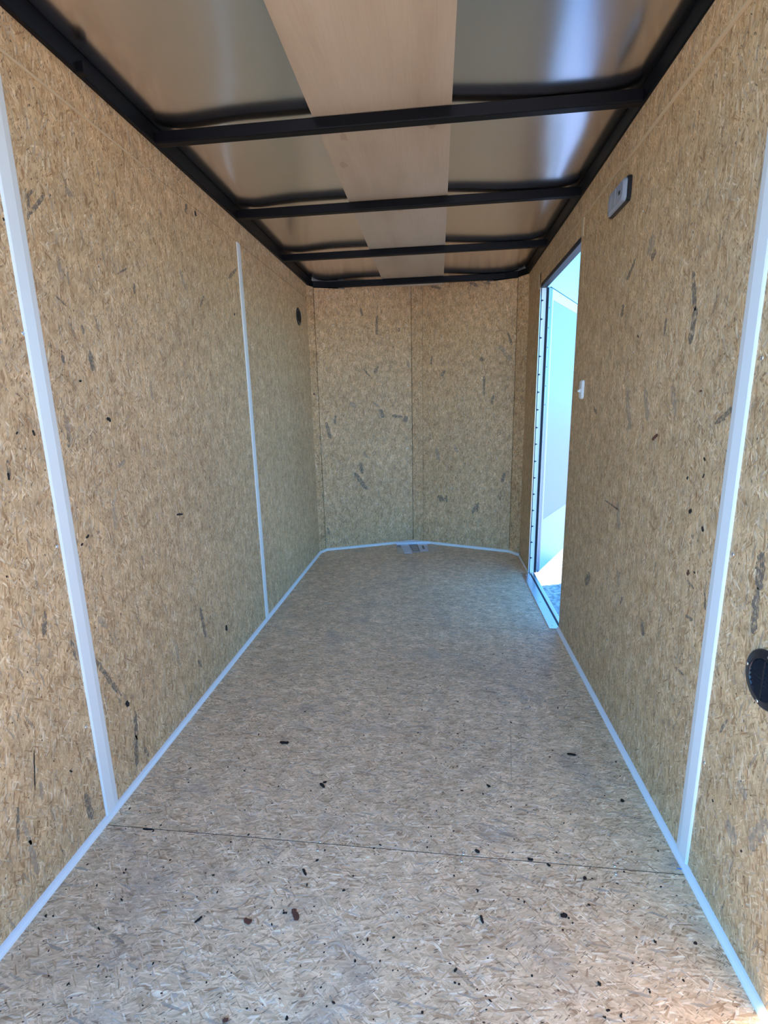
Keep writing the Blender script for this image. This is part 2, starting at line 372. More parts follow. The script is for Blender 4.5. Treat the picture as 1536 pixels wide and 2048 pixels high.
# ------------------------------------------------------------------ ceiling
ce = tag(empty('ceiling'), kind='structure')
BEAMS = [0.39, 1.0, 1.612, 2.217, 2.842, 3.47]     # far lower edge of each bow
PX0, PX1 = 0.495, 0.893
sh = MB(); nx, ny = 48, 96
ya, yb = Y0, 3.75
def sheet_z(x, y):
    if x < PX0: b = min(1, (x / PX0) * 1.8) ** 0.8
    elif x > PX1: b = max(0, 1 - (x - PX1) / 0.26) ** 1.2
    else: b = 1
    edge = min(x, W - x); z = ZC + 0.009 * b
    k = min(abs(y - c + 0.015) for c in BEAMS)
    z += 0.004 * min(1, k / 0.2) * min(1, edge / 0.2)
    return z + 0.015 * max(0, 1 - edge / 0.13) ** 2
vs = [(W * i / nx, ya + (yb - ya) * j / ny, sheet_z(W * i / nx, ya + (yb - ya) * j / ny)) for j in range(ny + 1) for i in range(nx + 1)]
fs = [(j * (nx + 1) + i, j * (nx + 1) + i + 1, (j + 1) * (nx + 1) + i + 1, (j + 1) * (nx + 1) + i) for j in range(ny) for i in range(nx)]
sh.add(vs, fs, True); so = sh.build('roof_sheet', M['sheet'], ce)
sm_ = so.modifiers.new('thick', 'SOLIDIFY'); sm_.thickness = 0.001; sm_.offset = 1
MB().box(-0.036, W + 0.036, Y0 - 0.02, 3.8, 1.885, 1.93).build('outer_roof', M['skin'], ce)
MB().prism([(PX0 + 0.012, Y0, ZC), (PX1 + 0.006, Y0, ZC), (PX1, 1.6, ZC), (PX1 - 0.003, 3.50, ZC), (PX0 - 0.010, 3.50, ZC), (PX0, 1.6, ZC)], (0, 0, 0.0065)).build('plywood_strip', M['ply'], ce, 0.0005, 1)
for k, yb_ in enumerate(BEAMS):
    b = MB().box(0.012, W - 0.012, yb_ - 0.031, yb_, ZR, ZC - 0.0015)
    if k == 5: b = MB().box(0.005, W - 0.005, yb_ - 0.028, yb_, ZR - 0.004, ZC - 0.0015)
    b.build('roof_bow', M['black'], ce, 0.004, 3)
for x0, x1 in ((-0.009, 0.014), (W - 0.013, W + 0.009)):
    MB().box(x0, x1, Y0, 3.49, ZR - 0.001, ZC + 0.018).build('side_rail', M['black'], ce, 0.003, 3)
tag(MB().prism([(0.50, 3.473, 1.8185), (0.60, 3.473, 1.812), (0.78, 3.473, 1.811), (0.885, 3.473, 1.813), (0.885, 3.473, 1.822), (0.5, 3.473, 1.822)], (0, 0.012, 0)).build('plywood_end', M['ply'], ce), 'pale plywood sliver showing under the foremost black bow')
for a_, b_ in ((NOSE[0], NOSE[1]), (NOSE[4], NOSE[5]), ((0.031, 3.402), (0.19, 3.467)), ((1.21, 3.4675), (1.36, 3.413))): vpanel(a_, b_, 1.819, 1.856, ce, 0.02, 'nose_rail', 'black')
MB().box(0.004, 0.030, 1.255, 1.275, ZR - 0.003, ZR + 0.02).build('rail_joint', M['black'], ce, 0.002, 1)

# ------------------------------------------------------------------ white strips
def batten(xw, s, y0, y1, z0, z1, name, flat=0.62, t=0.005):
    w = y1 - y0; yr = y0 + w * flat
    pts = [(xw, y0), (xw + s * t * 0.75, y0 + 0.0005), (xw + s * t, y0 + 0.003), (xw + s * t, yr), (xw + s * t * 0.45, y1 - 0.003), (xw + s * t * 0.3, y1), (xw, y1)]
    o = MB().prism([(x, y, z0) for x, y in pts], (0, 0, z1 - z0)).build(name, M['vinyl'])
    return tag(o, kind='structure')
tag(batten(0, 1, 0.983, 1.031, 0.012, 1.735, 'trim_1'), 'white vinyl strip over the near joint of the left wall boards')
tag(batten(0, 1, 2.190, 2.232, 0.012, 1.735, 'trim_2', 0.5, 0.004), 'thin white vinyl strip over the far joint of the left wall boards')
tag(batten(W, -1, 0.970, 1.020, 0.012, 1.735, 'trim_3'), 'white vinyl strip over the near joint of the right wall boards')
tag(MB().box(W - 0.003, W, 2.152, 2.176, DZ + 0.012, ZS - 0.002).build('trim_4', M['osb_edge'], None, 0.0008, 1), 'short pale strip above the near corner of the side doorway', kind='structure')
tag(MB().box(W - 0.003, W, 3.0, 3.025, DZ + 0.0, ZS - 0.002).build('trim_5', M['osb_edge'], None, 0.0008, 1), 'short pale strip above the far corner of the side doorway', kind='structure')

def bead(p, q, name, r=0.012):
    """quarter-round bead along the floor edge from p to q; room side is to the left of nothing in particular"""
    p = Vector((*p, 0)); q = Vector((*q, 0)); d = (q - p).normalized()
    n = Vector((-d.y, d.x, 0)); c = Vector((0.7, 1.8, 0))
    if (c - p).dot(n) < 0: n = -n
    sec = [(0, 0), (r, 0)] + [(r * math.cos(t), r * 1.15 * math.sin(t)) for t in (0.4, 0.8, 1.2)] + [(0, r * 1.2)]
    poly = [p + n * a + Vector((0, 0, b)) for a, b in sec]
    return MB().prism(poly, q - p).build(name, M['vinyl'])
tag(bead((0, Y0), (0, 3.335), 'baseboard_left'), 'thin white bead along the foot of the left wall', kind='structure')
tag(bead((W, Y0), (W, DY0 - 0.003), 'baseboard_right'), 'thin white bead along the foot of the right wall up to the side doorway', kind='structure')
tag(bead((W, DY1 + 0.012), (W, 3.335), 'baseboard_right', 0.006), 'short narrow bead between the side doorway and the front corner', kind='structure')
bf = tag(empty('baseboard_front'), 'thin white bead along the foot of the shallow V-shaped front wall', kind='structure')
for a, b in zip(NOSE[:-1], NOSE[1:]):
    o = bead(a, b, 'bead', 0.013); o.parent = bf

# ------------------------------------------------------------------ side door opening, jamb, sill, door leaf
jb = tag(empty('trim_6', (W, DY1, 0)), 'aluminium and white jamb lining around the open side doorway', kind='structure')
XO = W + 0.036
MB().box(W + 0.0075, W + 0.031, DY1, DY1 + 0.012, 0.004, DZ).build('hinge_side_jamb', M['door_white'], jb)
MB().box(W - 0.002, W + 0.001, DY1 - 0.006, DY1 + 0.012, 0.004, DZ + 0.002).build('inner_lip', M['alu'], jb)
MB().box(W + 0.001, W + 0.0075, DY1 + 0.004, DY1 + 0.012, 0.004, DZ).build('seal', M['dark_metal'], jb)
MB().box(W + 0.031, W + 0.044, DY1 - 0.001, DY1 + 0.012, 0.004, DZ).build('outer_gap_shade', M['dark_metal'], jb)  # dark strip standing in for the shaded gap between jamb and door
MB().box(W, XO, DY0 - 0.0015, DY0 + 0.0005, 0.004, DZ).build('latch_side_jamb', M['door_white'], jb)
MB().box(W - 0.001, XO, DY0, DY1, DZ, DZ + 0.021).build('head_jamb', M['dark_metal'], jb, 0.002, 1)
for z in [1.59, 1.492, 1.393, 1.293, 1.194, 1.096, 0.997, 0.895, 0.799, 0.698, 0.599, 0.5, 0.4, 0.301, 0.2, 0.1]:
    MB().prism([(W + 0.004, DY1 - 0.0025, z - 0.007), (W + 0.020, DY1 - 0.0025, z), (W + 0.004, DY1 - 0.0025, z + 0.007)], (0, 0.004, 0)).build('seal_barb', M['dark_metal'], jb)
# sill
sl = tag(empty('trim_7', (W, DY0, 0)), 'aluminium threshold strip on the floor of the side doorway', kind='structure')
MB().box(W - 0.042, W + 0.004, DY0 - 0.001, 2.955, 0.0005, 0.004).build('tread', M['alu'], sl, 0.001, 1)
MB().box(W + 0.006, W + 0.014, DY0, 2.955, -0.02, 0.001).build('groove', M['dark_metal'], sl)
MB().box(W + 0.014, W + 0.034, DY0, 2.962, -0.015, 0.0045).build('outer_lip', M['alu'], sl, 0.001, 1)
for y in (2.215, 2.50, 2.925):
    MB().lathe((W - 0.02, y, 0.004), (0, 0, 1), [(0.0045, 0), (0.0045, 0.0008), (0.002, 0.0016), (0, 0.0016)], 12).build('screw', M['zinc'], sl)

# door leaf, swung back almost against the nose
ang = math.radians(27.9); DD = Vector((math.sin(ang), math.cos(ang), 0)); DN = Vector((DD.y, -DD.x, 0))
H0 = Vector((1.478, 2.981, 0))
door = tag(empty('door_1', H0), 'white side door standing open beyond the doorway in the right wall', kind='structure')
def dbox(d0, d1, z0, z1, n0, n1, name, mat, bevel=0.0, parent=door):
    P = [H0 + DD * d + DN * n + Vector((0, 0, z0)) for d, n in ((d0, n0), (d1, n0), (d1, n1), (d0, n1))]
    return MB().prism(P, (0, 0, z1 - z0)).build(name, M[mat], parent, bevel, 1)
LW = 0.80
dbox(0.0, LW, 0.0, 1.657, -0.034, -0.006, 'door_core', 'skin')
dbox(0.0, 0.030, 0.0, 1.657, -0.006, 0.0, 'stile', 'stile_grey', 0.001)
dbox(0.030, 0.046, 0.327, 1.602, -0.006, 0.001, 'bead', 'door_white', 0.001)
dbox(LW - 0.045, LW, 0.0, 1.657, -0.006, 0.0, 'stile', 'door_white', 0.001)
dbox(0.030, LW - 0.045, 1.602, 1.657, -0.006, 0.0, 'top_rail', 'door_white', 0.001)
dbox(0.045, LW - 0.045, 0.327, 1.602, -0.006, -0.003, 'liner_panel', 'door_panel')
tag(dbox(0.030, LW - 0.045, 0.0, 0.327, -0.006, -0.002, 'kick_panel', 'door_kick'), 'paler lower panel of the door')
tag(dbox(0.0, LW, 1.6575, 1.6625, -0.034, 0.0, 'drip_cap', 'dark_metal'), 'thin dark cap along the top of the door')
dbox(-0.036, -0.001, 0.02, 1.655, -0.004, -0.001, 'hinge_leaf', 'stile_grey')
for k in range(15):
    z = 0.08 + 0.105 * k; c = H0 + DD * -0.022 + DN * -0.001 + Vector((0, 0, z))
    MB().lathe(c, DN, [(0.0035, 0), (0.003, 0.0015), (0, 0.0018)], 10).build('hinge_screw', M['dark_metal'] if k > 8 else M['zinc'], door)

# ------------------------------------------------------------------ ground outside
gr = MB(); gr.add([(-40, -40, -0.5), (40, -40, -0.5), (40, 60, -0.5), (-40, 60, -0.5)], [(0, 1, 2, 3)])
tag(gr.build('ground', M['gravel']), 'pale gravel yard outside the open side doorway', kind='structure')
def tube(pts, r, name, mat, n=8):
    mb = MB(); rings = []
    P = [Vector(p) for p in pts]
    for i, p in enumerate(P):
        d = (P[min(i + 1, len(P) - 1)] - P[max(i - 1, 0)]).normalized(); a = d.cross(Vector((0, 0, 1))).normalized(); b = a.cross(d)
        rings.append([p + (a * math.cos(2 * math.pi * k / n) + b * math.sin(2 * math.pi * k / n)) * r for k in range(n)])
    vs = [v for rr in rings for v in rr]
    fs = [(i * n + k, i * n + (k + 1) % n, (i + 1) * n + (k + 1) % n, (i + 1) * n + k) for i in range(len(P) - 1) for k in range(n)]
    fs += [tuple(range(n))[::-1], tuple((len(P) - 1) * n + k for k in range(n))]
    return mb.add(vs, fs, True).build(name, M[mat])
cp = [at(x, y, 2, -0.49) for x, y in ((1094, 1124.5), (1100, 1125.5), (1108, 1127), (1116, 1128.5), (1126, 1128), (1140, 1126))]  # thin pale tube along a narrow mark on the gravel
tag(tube(cp, 0.008, 'line', 'skin'), 'thin grey cord lying on the sunlit gravel beyond the side doorway', 'line')

# ------------------------------------------------------------------ screws in the boards
def screw(c, ax, r=0.004, parent=None, mat='zinc'):
    o = MB().lathe(c, ax, [(r, -0.0005), (r, 0.0006), (r * 0.75, 0.0016), (r * 0.3, 0.0018), (r * 0.25, 0.0009), (0, 0.0009)], 14).build('screw', M[mat], parent)
    return o
for p in [(46, 667), (114, 1093), (172, 1454)]: screw(at(*p, 0, 0.0), (1, 0, 0), 0.0042, wl_)
for p in [(1524, 716), (1466, 1109), (1409, 1525), (1286, 422), (1214, 1281), (1123, 1196), (1267, 704)]: screw(at(*p, 0, W), (-1, 0, 0), 0.0042 if p[0] > 1300 else 0.003, wr_)
def on_nose(px, py):
    d = CF + CR * ((px - 768) / FPX) - CU * ((py - 1024) / FPX)
    best = None
    for a, b in zip(NOSE[:-1], NOSE[1:]):
        e = Vector((b[0] - a[0], b[1] - a[1], 0)); n = Vector((e.y, -e.x, 0)).normalized()
        t = (Vector((*a, 0)) - Vector((CAM.x, CAM.y, 0))).dot(n) / Vector((d.x, d.y, 0)).dot(n)
        P = CAM + d * t; k = (P - Vector((*a, 0))).dot(e) / e.length_squared
        if -0.001 <= k <= 1.001: best = (P, n, e.normalized())
    return best
for p in [(666.5, 651), (813, 651), (815.5, 771), (815, 896), (815.5, 1010), (993.5, 916), (989, 1024)]:
    P, n, e = on_nose(*p); screw(P, n, 0.005, wf_)
for p in [(640, 1683), (635.5, 1700), (927, 1707), (923, 1722), (1230, 1731.5), (1232, 1747)]: screw(at(*p, 2, 0), (0, 0, 1), 0.0038, floor)

# ------------------------------------------------------------------ dark strands, knots (thin flakes lying in the face of the boards)
def flake(c, u, v, n, L, w, name, mat, parent, lift=0.0003, seed=0, ragged=0.30):
    rnd = random.Random(seed); K = max(6, min(18, int(L / 0.004)))
    top = []; bot = []
    for i in range(K + 1):
        t = i / K; taper = min(1, 0.35 + 4 * min(t, 1 - t)); bend = 0.12 * w * math.sin(3 * t + seed)
        top.append((L * (t - 0.5), w * 0.5 * taper * (1 + rnd.uniform(-ragged, ragged)) + bend))
        bot.append((L * (t - 0.5) + rnd.uniform(-.3, .3) * L / K, -w * 0.5 * taper * (1 + rnd.uniform(-ragged, ragged)) + bend))
    poly = [c + u * a + v * b + n * lift for a, b in top + bot[::-1]]
    return MB().prism(poly, n * -(lift + 0.001)).build(name, M[mat], parent)
_fs = [100]
def mark(plane, x1, y1, x2, y2, wpx, mat='strand', parent=None, name='dark_strand', lift=0.0003):
    _fs[0] += 1
    if mat.startswith('strand'): mat = mat + plane
    if plane == 'L': A, B, n = at(x1, y1, 0, 0), at(x2, y2, 0, 0), Vector((1, 0, 0)); parent = wl_
    elif plane == 'R': A, B, n = at(x1, y1, 0, W), at(x2, y2, 0, W), Vector((-1, 0, 0)); parent = wr_
    elif plane == 'F': A, B, n = at(x1, y1, 2, 0), at(x2, y2, 2, 0), Vector((0, 0, 1)); parent = parent or floor
    else:
        (A, n, e), (B, n2, e2) = on_nose(x1, y1), on_nose(x2, y2); parent = wf_
        if (n - n2).length > 0.01: return
    d = B - A; L = d.length; u = d.normalized(); v = n.cross(u).normalized()
    c = (A + B) / 2
    # metres per pixel across the strand
    dep = (c - CAM).dot(CF)
    e1 = CR * 1.0; proj = lambda P: Vector((FPX * (P - CAM).dot(CR) / (P - CAM).dot(CF), FPX * (P - CAM).dot(CU) / (P - CAM).dot(CF)))
    p0 = proj(c); pv = (proj(c + v * 0.001) - p0) / 0.001; pu = proj(c + u * 0.001) - p0
    pu = pu.normalized(); perp = abs(pv.x * -pu.y + pv.y * pu.x)
    w = wpx / max(perp, 60)
    return flake(c, u, v, n, L, w, name, mat, parent, lift, _fs[0])
for a in [('L', 51, 398, 68, 378, 8), ('L', 60, 430, 89, 388, 9), ('L', 57, 440, 56, 396, 5), ('L', 190, 1318, 243, 1392, 9), ('L', 271, 1422, 273, 1480, 6), ('L', 271, 1470, 273, 1534, 8),
          ('L', 178, 702, 186, 742, 9), ('L', 162, 650, 168, 668, 5), ('L', 373, 408, 372, 428, 5), ('L', 457, 555, 474, 536, 6), ('L', 172, 1585, 184, 1640, 12),
          ('L', 234, 548, 254, 537, 4), ('L', 400, 615, 408, 592, 4), ('L', 268, 567, 269, 588, 3), ('L', 400, 1216, 412, 1275, 5), ('L', 396, 1320, 404, 1334, 5), ('L', 124, 702, 127, 726, 6),
          ('L', 90, 1222, 87, 1275, 9), ('L', 142, 1280, 152, 1320, 6), ('L', 35, 1615, 36, 1685, 7), ('L', 288, 1495, 298, 1512, 6), ('L', 14, 920, 20, 960, 6), ('L', 110, 590, 133, 612, 3), ('L', 137, 868, 136, 895, 6)]:
    mark(*a)
for a in [('L', 131, 830, 141, 890, 9), ('L', 115, 520, 125, 560, 8), ('L', 195, 1235, 215, 1255, 12), ('L', 236, 935, 250, 920, 8), ('L', 360, 540, 372, 580, 5), ('L', 60, 1680, 75, 1750, 12), ('L', 80, 1560, 84, 1600, 7),
          ('L', 130, 380, 145, 392, 10), ('L', 225, 1000, 232, 1060, 7), ('L', 350, 1280, 360, 1330, 6), ('L', 300, 760, 306, 800, 5), ('L', 46, 1640, 62, 1690, 9),
          ('R', 1345, 770, 1350, 830, 8), ('R', 1295, 505, 1310, 480, 16), ('R', 1235, 1140, 1238, 1175, 6), ('R', 1290, 780, 1296, 840, 8), ('R', 1235, 1000, 1239, 1060, 6), ('R', 1255, 770, 1260, 860, 7), ('R', 1480, 1560, 1490, 1600, 12), ('R', 1452, 1640, 1470, 1690, 14),
          ('R', 1500, 1700, 1536, 1640, 26), ('N', 700, 805, 712, 815, 7), ('N', 872, 896, 880, 922, 6), ('N', 909, 890, 915, 905, 6), ('N', 1000, 690, 1022, 722, 9), ('N', 815, 722, 817, 735, 6), ('N', 1010, 908, 1024, 940, 6)]:
    mark(*a, 'strand_light')
for a in [('R', 1385, 543, 1391, 620, 8), ('R', 1381, 688, 1391, 612, 9), ('R', 1430, 848, 1469, 812, 9), ('R', 1253, 560, 1272, 518, 5), ('R', 1243, 635, 1247, 608, 5), ('R', 1328, 672, 1333, 636, 4),
          ('R', 1302, 520, 1312, 500, 8), ('R', 1282, 1240, 1288, 1272, 6), ('R', 1371, 1230, 1386, 1240, 6), ('R', 1526, 1105, 1517, 1180, 16), ('R', 1517, 1175, 1504, 1266, 13), ('R', 1240, 1208, 1246, 1195, 4),
          ('R', 1350, 1335, 1367, 1350, 4), ('R', 1409, 1185, 1411, 1220, 4), ('R', 1187, 815, 1194, 826, 5), ('R', 1375, 1160, 1388, 1178, 4), ('R', 1210, 1000, 1237, 1020, 3), ('R', 1440, 1465, 1455, 1440, 6), ('R', 1300, 1590, 1306, 1640, 6),
          ('N', 720, 925, 725, 947, 6), ('N', 708, 946, 735, 978, 8), ('N', 755, 630, 754, 670, 5), ('N', 766, 836, 760, 818, 8), ('N', 784, 831, 806, 835, 6), ('N', 749, 748, 757, 732, 6), ('N', 726, 738, 745, 758, 3),
          ('N', 651, 845, 663, 877, 6), ('N', 672, 830, 669, 848, 5), ('N', 882, 752, 890, 740, 6), ('N', 878, 990, 886, 1003, 10), ('N', 892, 990, 893, 1005, 3), ('N', 945, 1027, 956, 1006, 5), ('N', 1005, 965, 1008, 945, 7),
          ('N', 968, 750, 969, 792, 4), ('N', 983, 808, 987, 790, 4), ('N', 1013, 838, 1027, 862, 4), ('N', 721, 616, 724, 632, 5), ('N', 862, 730, 864, 714, 4), ('N', 654, 1055, 660, 1070, 4), ('N', 810, 845, 812, 832, 8), ('N', 953, 1024, 957, 1004, 4),
          ('N', 862, 572, 884, 577, 5), ('N', 940, 565, 956, 573, 6), ('N', 966, 566, 982, 567, 4), ('N', 1015, 665, 1024, 690, 5), ('N', 796, 656, 800, 662, 6), ('N', 961, 715, 966, 722, 7)]:
    mark(*a)
# black knots and bark pockets
for a in [('L', 253, 1402, 257, 1413, 7), ('L', 159, 760, 162, 764, 5), ('L', 213, 836, 222, 843, 6), ('L', 353, 1030, 366, 1028, 4), ('L', 162, 1092, 166, 1086, 3), ('L', 172, 1076, 178, 1069, 4), ('L', 452, 1250, 454, 1262, 4), ('L', 66, 860, 69, 872, 4), ('L', 32, 868, 36, 864, 4),
          ('L', 15, 945, 18, 960, 4), ('L', 12, 1152, 15, 1154, 4), ('L', 139, 1541, 145, 1543, 4), ('L', 68, 1500, 70, 1580, 2), ('L', 468, 627, 470, 630, 3), ('L', 390, 422, 391, 432, 3), ('L', 6, 435, 8, 442, 3),
          ('R', 1378, 1027, 1383, 1018, 6), ('R', 1404, 1053, 1407, 1063, 4), ('R', 1408, 915, 1411, 921, 4), ('R', 1405, 955, 1409, 948, 3), ('R', 1388, 1143, 1390, 1147, 3), ('R', 1275, 670, 1277, 676, 2), ('R', 1374, 959, 1376, 953, 3),
          ('R', 1481, 1703, 1484, 1701, 5), ('R', 1424, 1600, 1427, 1602, 4), ('N', 829, 888, 832, 886, 4), ('N', 829, 662, 835, 664, 3), ('N', 627, 788, 629, 789, 3)]:
    mark(*a, 'knot', None, 'bark_knot', 0.0004)
for a in [('R', 1399, 783, 1404, 782, 4), ('R', 1304, 880, 1316, 868, 5), ('R', 1374, 1150, 1378, 1140, 5), ('R', 1170, 1165, 1180, 1150, 12), ('N', 728, 906, 736, 916, 5), ('N', 746, 804, 758, 815, 4)]:
    mark(*a, 'strand_light' if a[0] == 'N' else ('brown' if a[1] != 1170 else 'strand'), None, 'resin_mark', 0.0003)
# floor strands
for a in [('F', 165, 1832, 200, 1860, 9), ('F', 195, 1855, 254, 1893, 12), ('F', 910, 1935, 950, 1975, 10), ('F', 660, 1990, 668, 2010, 6), ('F', 905, 1715, 925, 1716, 7), ('F', 1080, 1905, 1112, 1875, 3),
          ('F', 1020, 1440, 1023, 1560, 2), ('F', 1000, 1562, 1026, 1572, 4), ('F', 960, 1380, 1000, 1386, 3), ('F', 255, 1800, 270, 1775, 10)]:
    mark(*a, 'strand_light', None, 'dark_strand', 0.0002)
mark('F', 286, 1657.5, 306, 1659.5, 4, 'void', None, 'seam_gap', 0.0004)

# ------------------------------------------------------------------ loose litter on the floor
def litter(name, label, cat, x1, y1, x2, y2, w, mat, h=0.002):
    A, B = at(x1, y1, 2, 0), at(x2, y2, 2, 0); n = Vector((0, 0, 1)); u = (B - A).normalized(); v = n.cross(u)
    _fs[0] += 1; c = (A + B) / 2
    dep = (c - CAM).dot(CF); wm = w / FPX * dep * 1.3
    o = flake(Vector((0, 0, 0)) + n * h, u, v, n, (B - A).length, wm, name, mat, None, 0.0, _fs[0], 0.3)
    # curled: lift one end a little
    for vert in o.data.vertices:
        t = vert.co.dot(u) / max((B - A).length, 1e-4); vert.co.z = max(0.0002, vert.co.z + 0.001) + 0.002 * t * t
    o.location = c
    return tag(o, label, cat, 'litter on the floor boards')
LIT = [('bark_chip', 'black bark chip with a stalk on the mid floor, left of the pale light streak', 'chip', 560, 1485, 577, 1488, 6, 'knot'),
       ('bark_chip', 'long thin black chip above the floor seam, left of centre', 'chip', 640, 1568, 649, 1577, 4, 'knot'),
       ('bark_chip', 'tiny black sliver touching the long thin chip above the floor seam', 'chip', 646, 1566.5, 654, 1565, 3, 'knot'),
       ('dry_leaf_bit', 'reddish brown leaf bit on the near floor board, left of centre', 'leaf', 585, 1821, 597, 1841, 8, 'brown'),
       ('dry_leaf_bit', 'crumbled brown leaf bit left of the reddish leaf on the near floor', 'leaf', 488, 1841, 504, 1845, 7, 'brown'),
       ('bark_chip', 'upright black sliver beside a brown stain on the near floor board', 'chip', 962, 1832, 966, 1849, 4, 'knot'),
       ('bark_chip', 'black oval chip on the near floor board, right of centre', 'chip', 1120, 1831, 1135, 1834, 7, 'knot'),
       ('bark_chip', 'small black chip below the seam beside the right pair of floor screws', 'chip', 1166, 1758, 1173, 1759, 5, 'knot'),
       ('bark_chip', 'black chip above the seam right of the middle pair of floor screws', 'chip', 950, 1702, 959, 1707, 5, 'knot'),
       ('bark_chip', 'speckled black chip just below the seam at centre left of the floor', 'chip', 605, 1740, 613, 1752, 4, 'knot'),
       ('bark_chip', 'short black chip on the seam near the right end', 'chip', 1094, 1729, 1101, 1734, 4, 'knot'),
       ('bark_chip', 'black crumb pair above the seam left of the right floor screws', 'chip', 1055, 1718, 1066, 1722, 5, 'knot'),
       ('bark_chip', 'black chip on the mid floor, right of centre and above the seam', 'chip', 974, 1570, 980, 1576, 4, 'knot'),
       ('bark_chip', 'dark crumbs in a row near the right wall on the mid floor', 'chip', 1134, 1508.5, 1152, 1512, 4, 'knot'),
       ('bark_chip', 'black chip near the right wall above the seam', 'chip', 1243, 1600, 1245, 1606, 5, 'knot'),
       ('bark_chip', 'small black chip at the bottom left of the near floor board, near the left bead', 'chip', 90, 1835, 94, 1831, 3, 'knot'),
       ('bark_chip', 'hooked black chip on the near floor board at left', 'chip', 389, 1848, 404, 1834, 3, 'knot'),
       ('dry_leaf_bit', 'brown leaf crumb at the bottom edge of the floor, left of centre', 'leaf', 445, 2043, 457, 2041, 6, 'brown'),
       ('bark_chip', 'black curled chip at the bottom edge of the near floor board', 'chip', 571, 2042, 576, 2035, 4, 'knot'),
       ('bark_chip', 'round black crumb at the bottom of the near floor, right of centre', 'chip', 842, 2027, 847, 2028, 4, 'knot'),
       ('bark_chip', 'thin black stalk on the near floor right of the brown stain', 'chip', 908, 1946, 914, 1939, 3, 'knot'),
       ('bark_chip', 'black crumb low on the near floor towards the right wall', 'chip', 1195, 1969, 1202, 1970, 5, 'knot'),
       ('bark_chip', 'black crumb in the middle of the near right floor', 'chip', 1307, 1884, 1313, 1886, 4, 'knot'),
       ('bark_chip', 'black crumb close to the right bead on the near floor', 'chip', 1387, 1889, 1393, 1887, 4, 'knot')]
for a in LIT: litter(*a)
tag(tube([at(x, y, 2, 0.002) for x, y in ((1354, 1736), (1359, 1737.5), (1365, 1737.5), (1370, 1736.5))], 0.0009, 'plastic_thread', 'void'), 'short blue thread on the floor beside the right bead', 'thread')
bpy.data.objects['plastic_thread'].data.materials[0] = new_mat('blue_plastic', (0.03, 0.22, 0.6), 0.4)

# crumbs nobody could count
def crumbs():
    rnd = random.Random(3); mb = MB()
    spots = [(652, 1619), (557, 1573), (650, 1625), (248, 1746), (363, 1698), (402, 1836), (92, 1834), (252, 1739), (873, 1622), (955, 1704), (760, 1922), (648, 1905), (885, 1420), (868, 1353), (880, 1372), (887, 1446), (844, 1420), (1018, 1405), (1051, 1343),
             (620, 1295), (1022, 1445), (1052, 1453), (460, 1405), (491, 1539), (652, 1499), (493, 1457), (578, 1445), (965, 1374), (1060, 1414), (1230, 1711), (760, 1690), (748, 1697), (614, 1770), (581, 1775), (706, 1752), (1037, 1799), (1137, 1510), (1157, 1515)]
    spots += [(rnd.uniform(80, 1400), rnd.uniform(1500, 2040)) for _ in range(150)] + [(rnd.uniform(430, 1150), rnd.uniform(1300, 1500)) for _ in range(40)]
    for x, y in spots:
        c = at(x, y, 2, 0)
        if not (0.03 < c.x < W - 0.03): continue
        r = rnd.uniform(0.0009, 0.0022); a = rnd.uniform(0, 3.14); el = rnd.uniform(1, 2.2)
        poly = []
        for k in range(6):
            t = k * math.pi / 3; q = Vector((math.cos(t) * r * el, math.sin(t) * r, 0)) * rnd.uniform(0.7, 1.2)
            poly.append(c + Vector((q.x * math.cos(a) - q.y * math.sin(a), q.x * math.sin(a) + q.y * math.cos(a), 0.0001)))
        mb.prism(poly, (0, 0, 0.0012))
    return mb.build('dirt_crumbs', M['knot'])
tag(crumbs(), 'scattered black dirt crumbs over the floor boards', 'dirt', None, 'stuff')

# ------------------------------------------------------------------ round vents
def vent(loc, nx_, label, rot=0.0):
    t = tag(empty('round_vent', loc), label, 'vent', 'round black side vents')
    c = Vector(loc); n = Vector((nx_, 0, 0))
    e1 = Vector((0, 1, 0)); e2 = Vector((0, 0, 1))
    MB().lathe(c, n, [(0.052, 0), (0.052, 0.002), (0.0495, 0.0042), (0.040, 0.0050), (0.0385, 0.0065), (0.0365, 0.0065), (0.0355, 0.0015), (0.0355, 0.0)], 56).build('flange', M['black_plastic'], t)
    MB().lathe(c, n, [(0.0360, 0.0004), (0, 0.0004)], 40).build('backing', M['void'], t)
    for k in range(9):
        z = -0.030 + 0.0075 * k; hw = math.sqrt(max(0.0355 ** 2 - z * z, 0)) - 0.0006
        if hw < 0.006: continue
        p = [c + e1 * -hw + e2 * z + n * 0.0012, c + e1 * hw + e2 * z + n * 0.0012]
        mb = MB()
        mb.prism([p[0], p[0] + n * 0.0042 - e2 * 0.0036, p[0] + n * 0.0050 - e2 * 0.0028, p[0] + e2 * 0.0012], e1 * 2 * hw)
        mb.build('louver', M['louver'], t)
    MB().prism([c + e1 * -0.0022 + e2 * -0.035 + n * 0.001, c + e1 * 0.0022 + e2 * -0.035 + n * 0.001, c + e1 * 0.0022 + e2 * -0.035 + n * 0.0058, c + e1 * -0.0022 + e2 * -0.035 + n * 0.0058], e2 * 0.07).build('mullion', M['black_plastic'], t)
    for k in range(4):
        a = rot + k * math.pi / 2
        q = c + e1 * 0.0447 * math.cos(a) + e2 * 0.0447 * math.sin(a) + n * 0.0046
        MB().lathe(q, n, [(0.0036, 0), (0.0034, 0.0014), (0.0018, 0.0022), (0, 0.0022)], 12).build('screw', M['zinc'], t)
    return t
vent((W, 0.822, 0.5645), -1, 'round black louvred vent low on the right wall at the photo edge', math.radians(8))
vent((0, 3.113, 1.587), 1, 'round black vent high on the left wall near the front corner', math.radians(50))

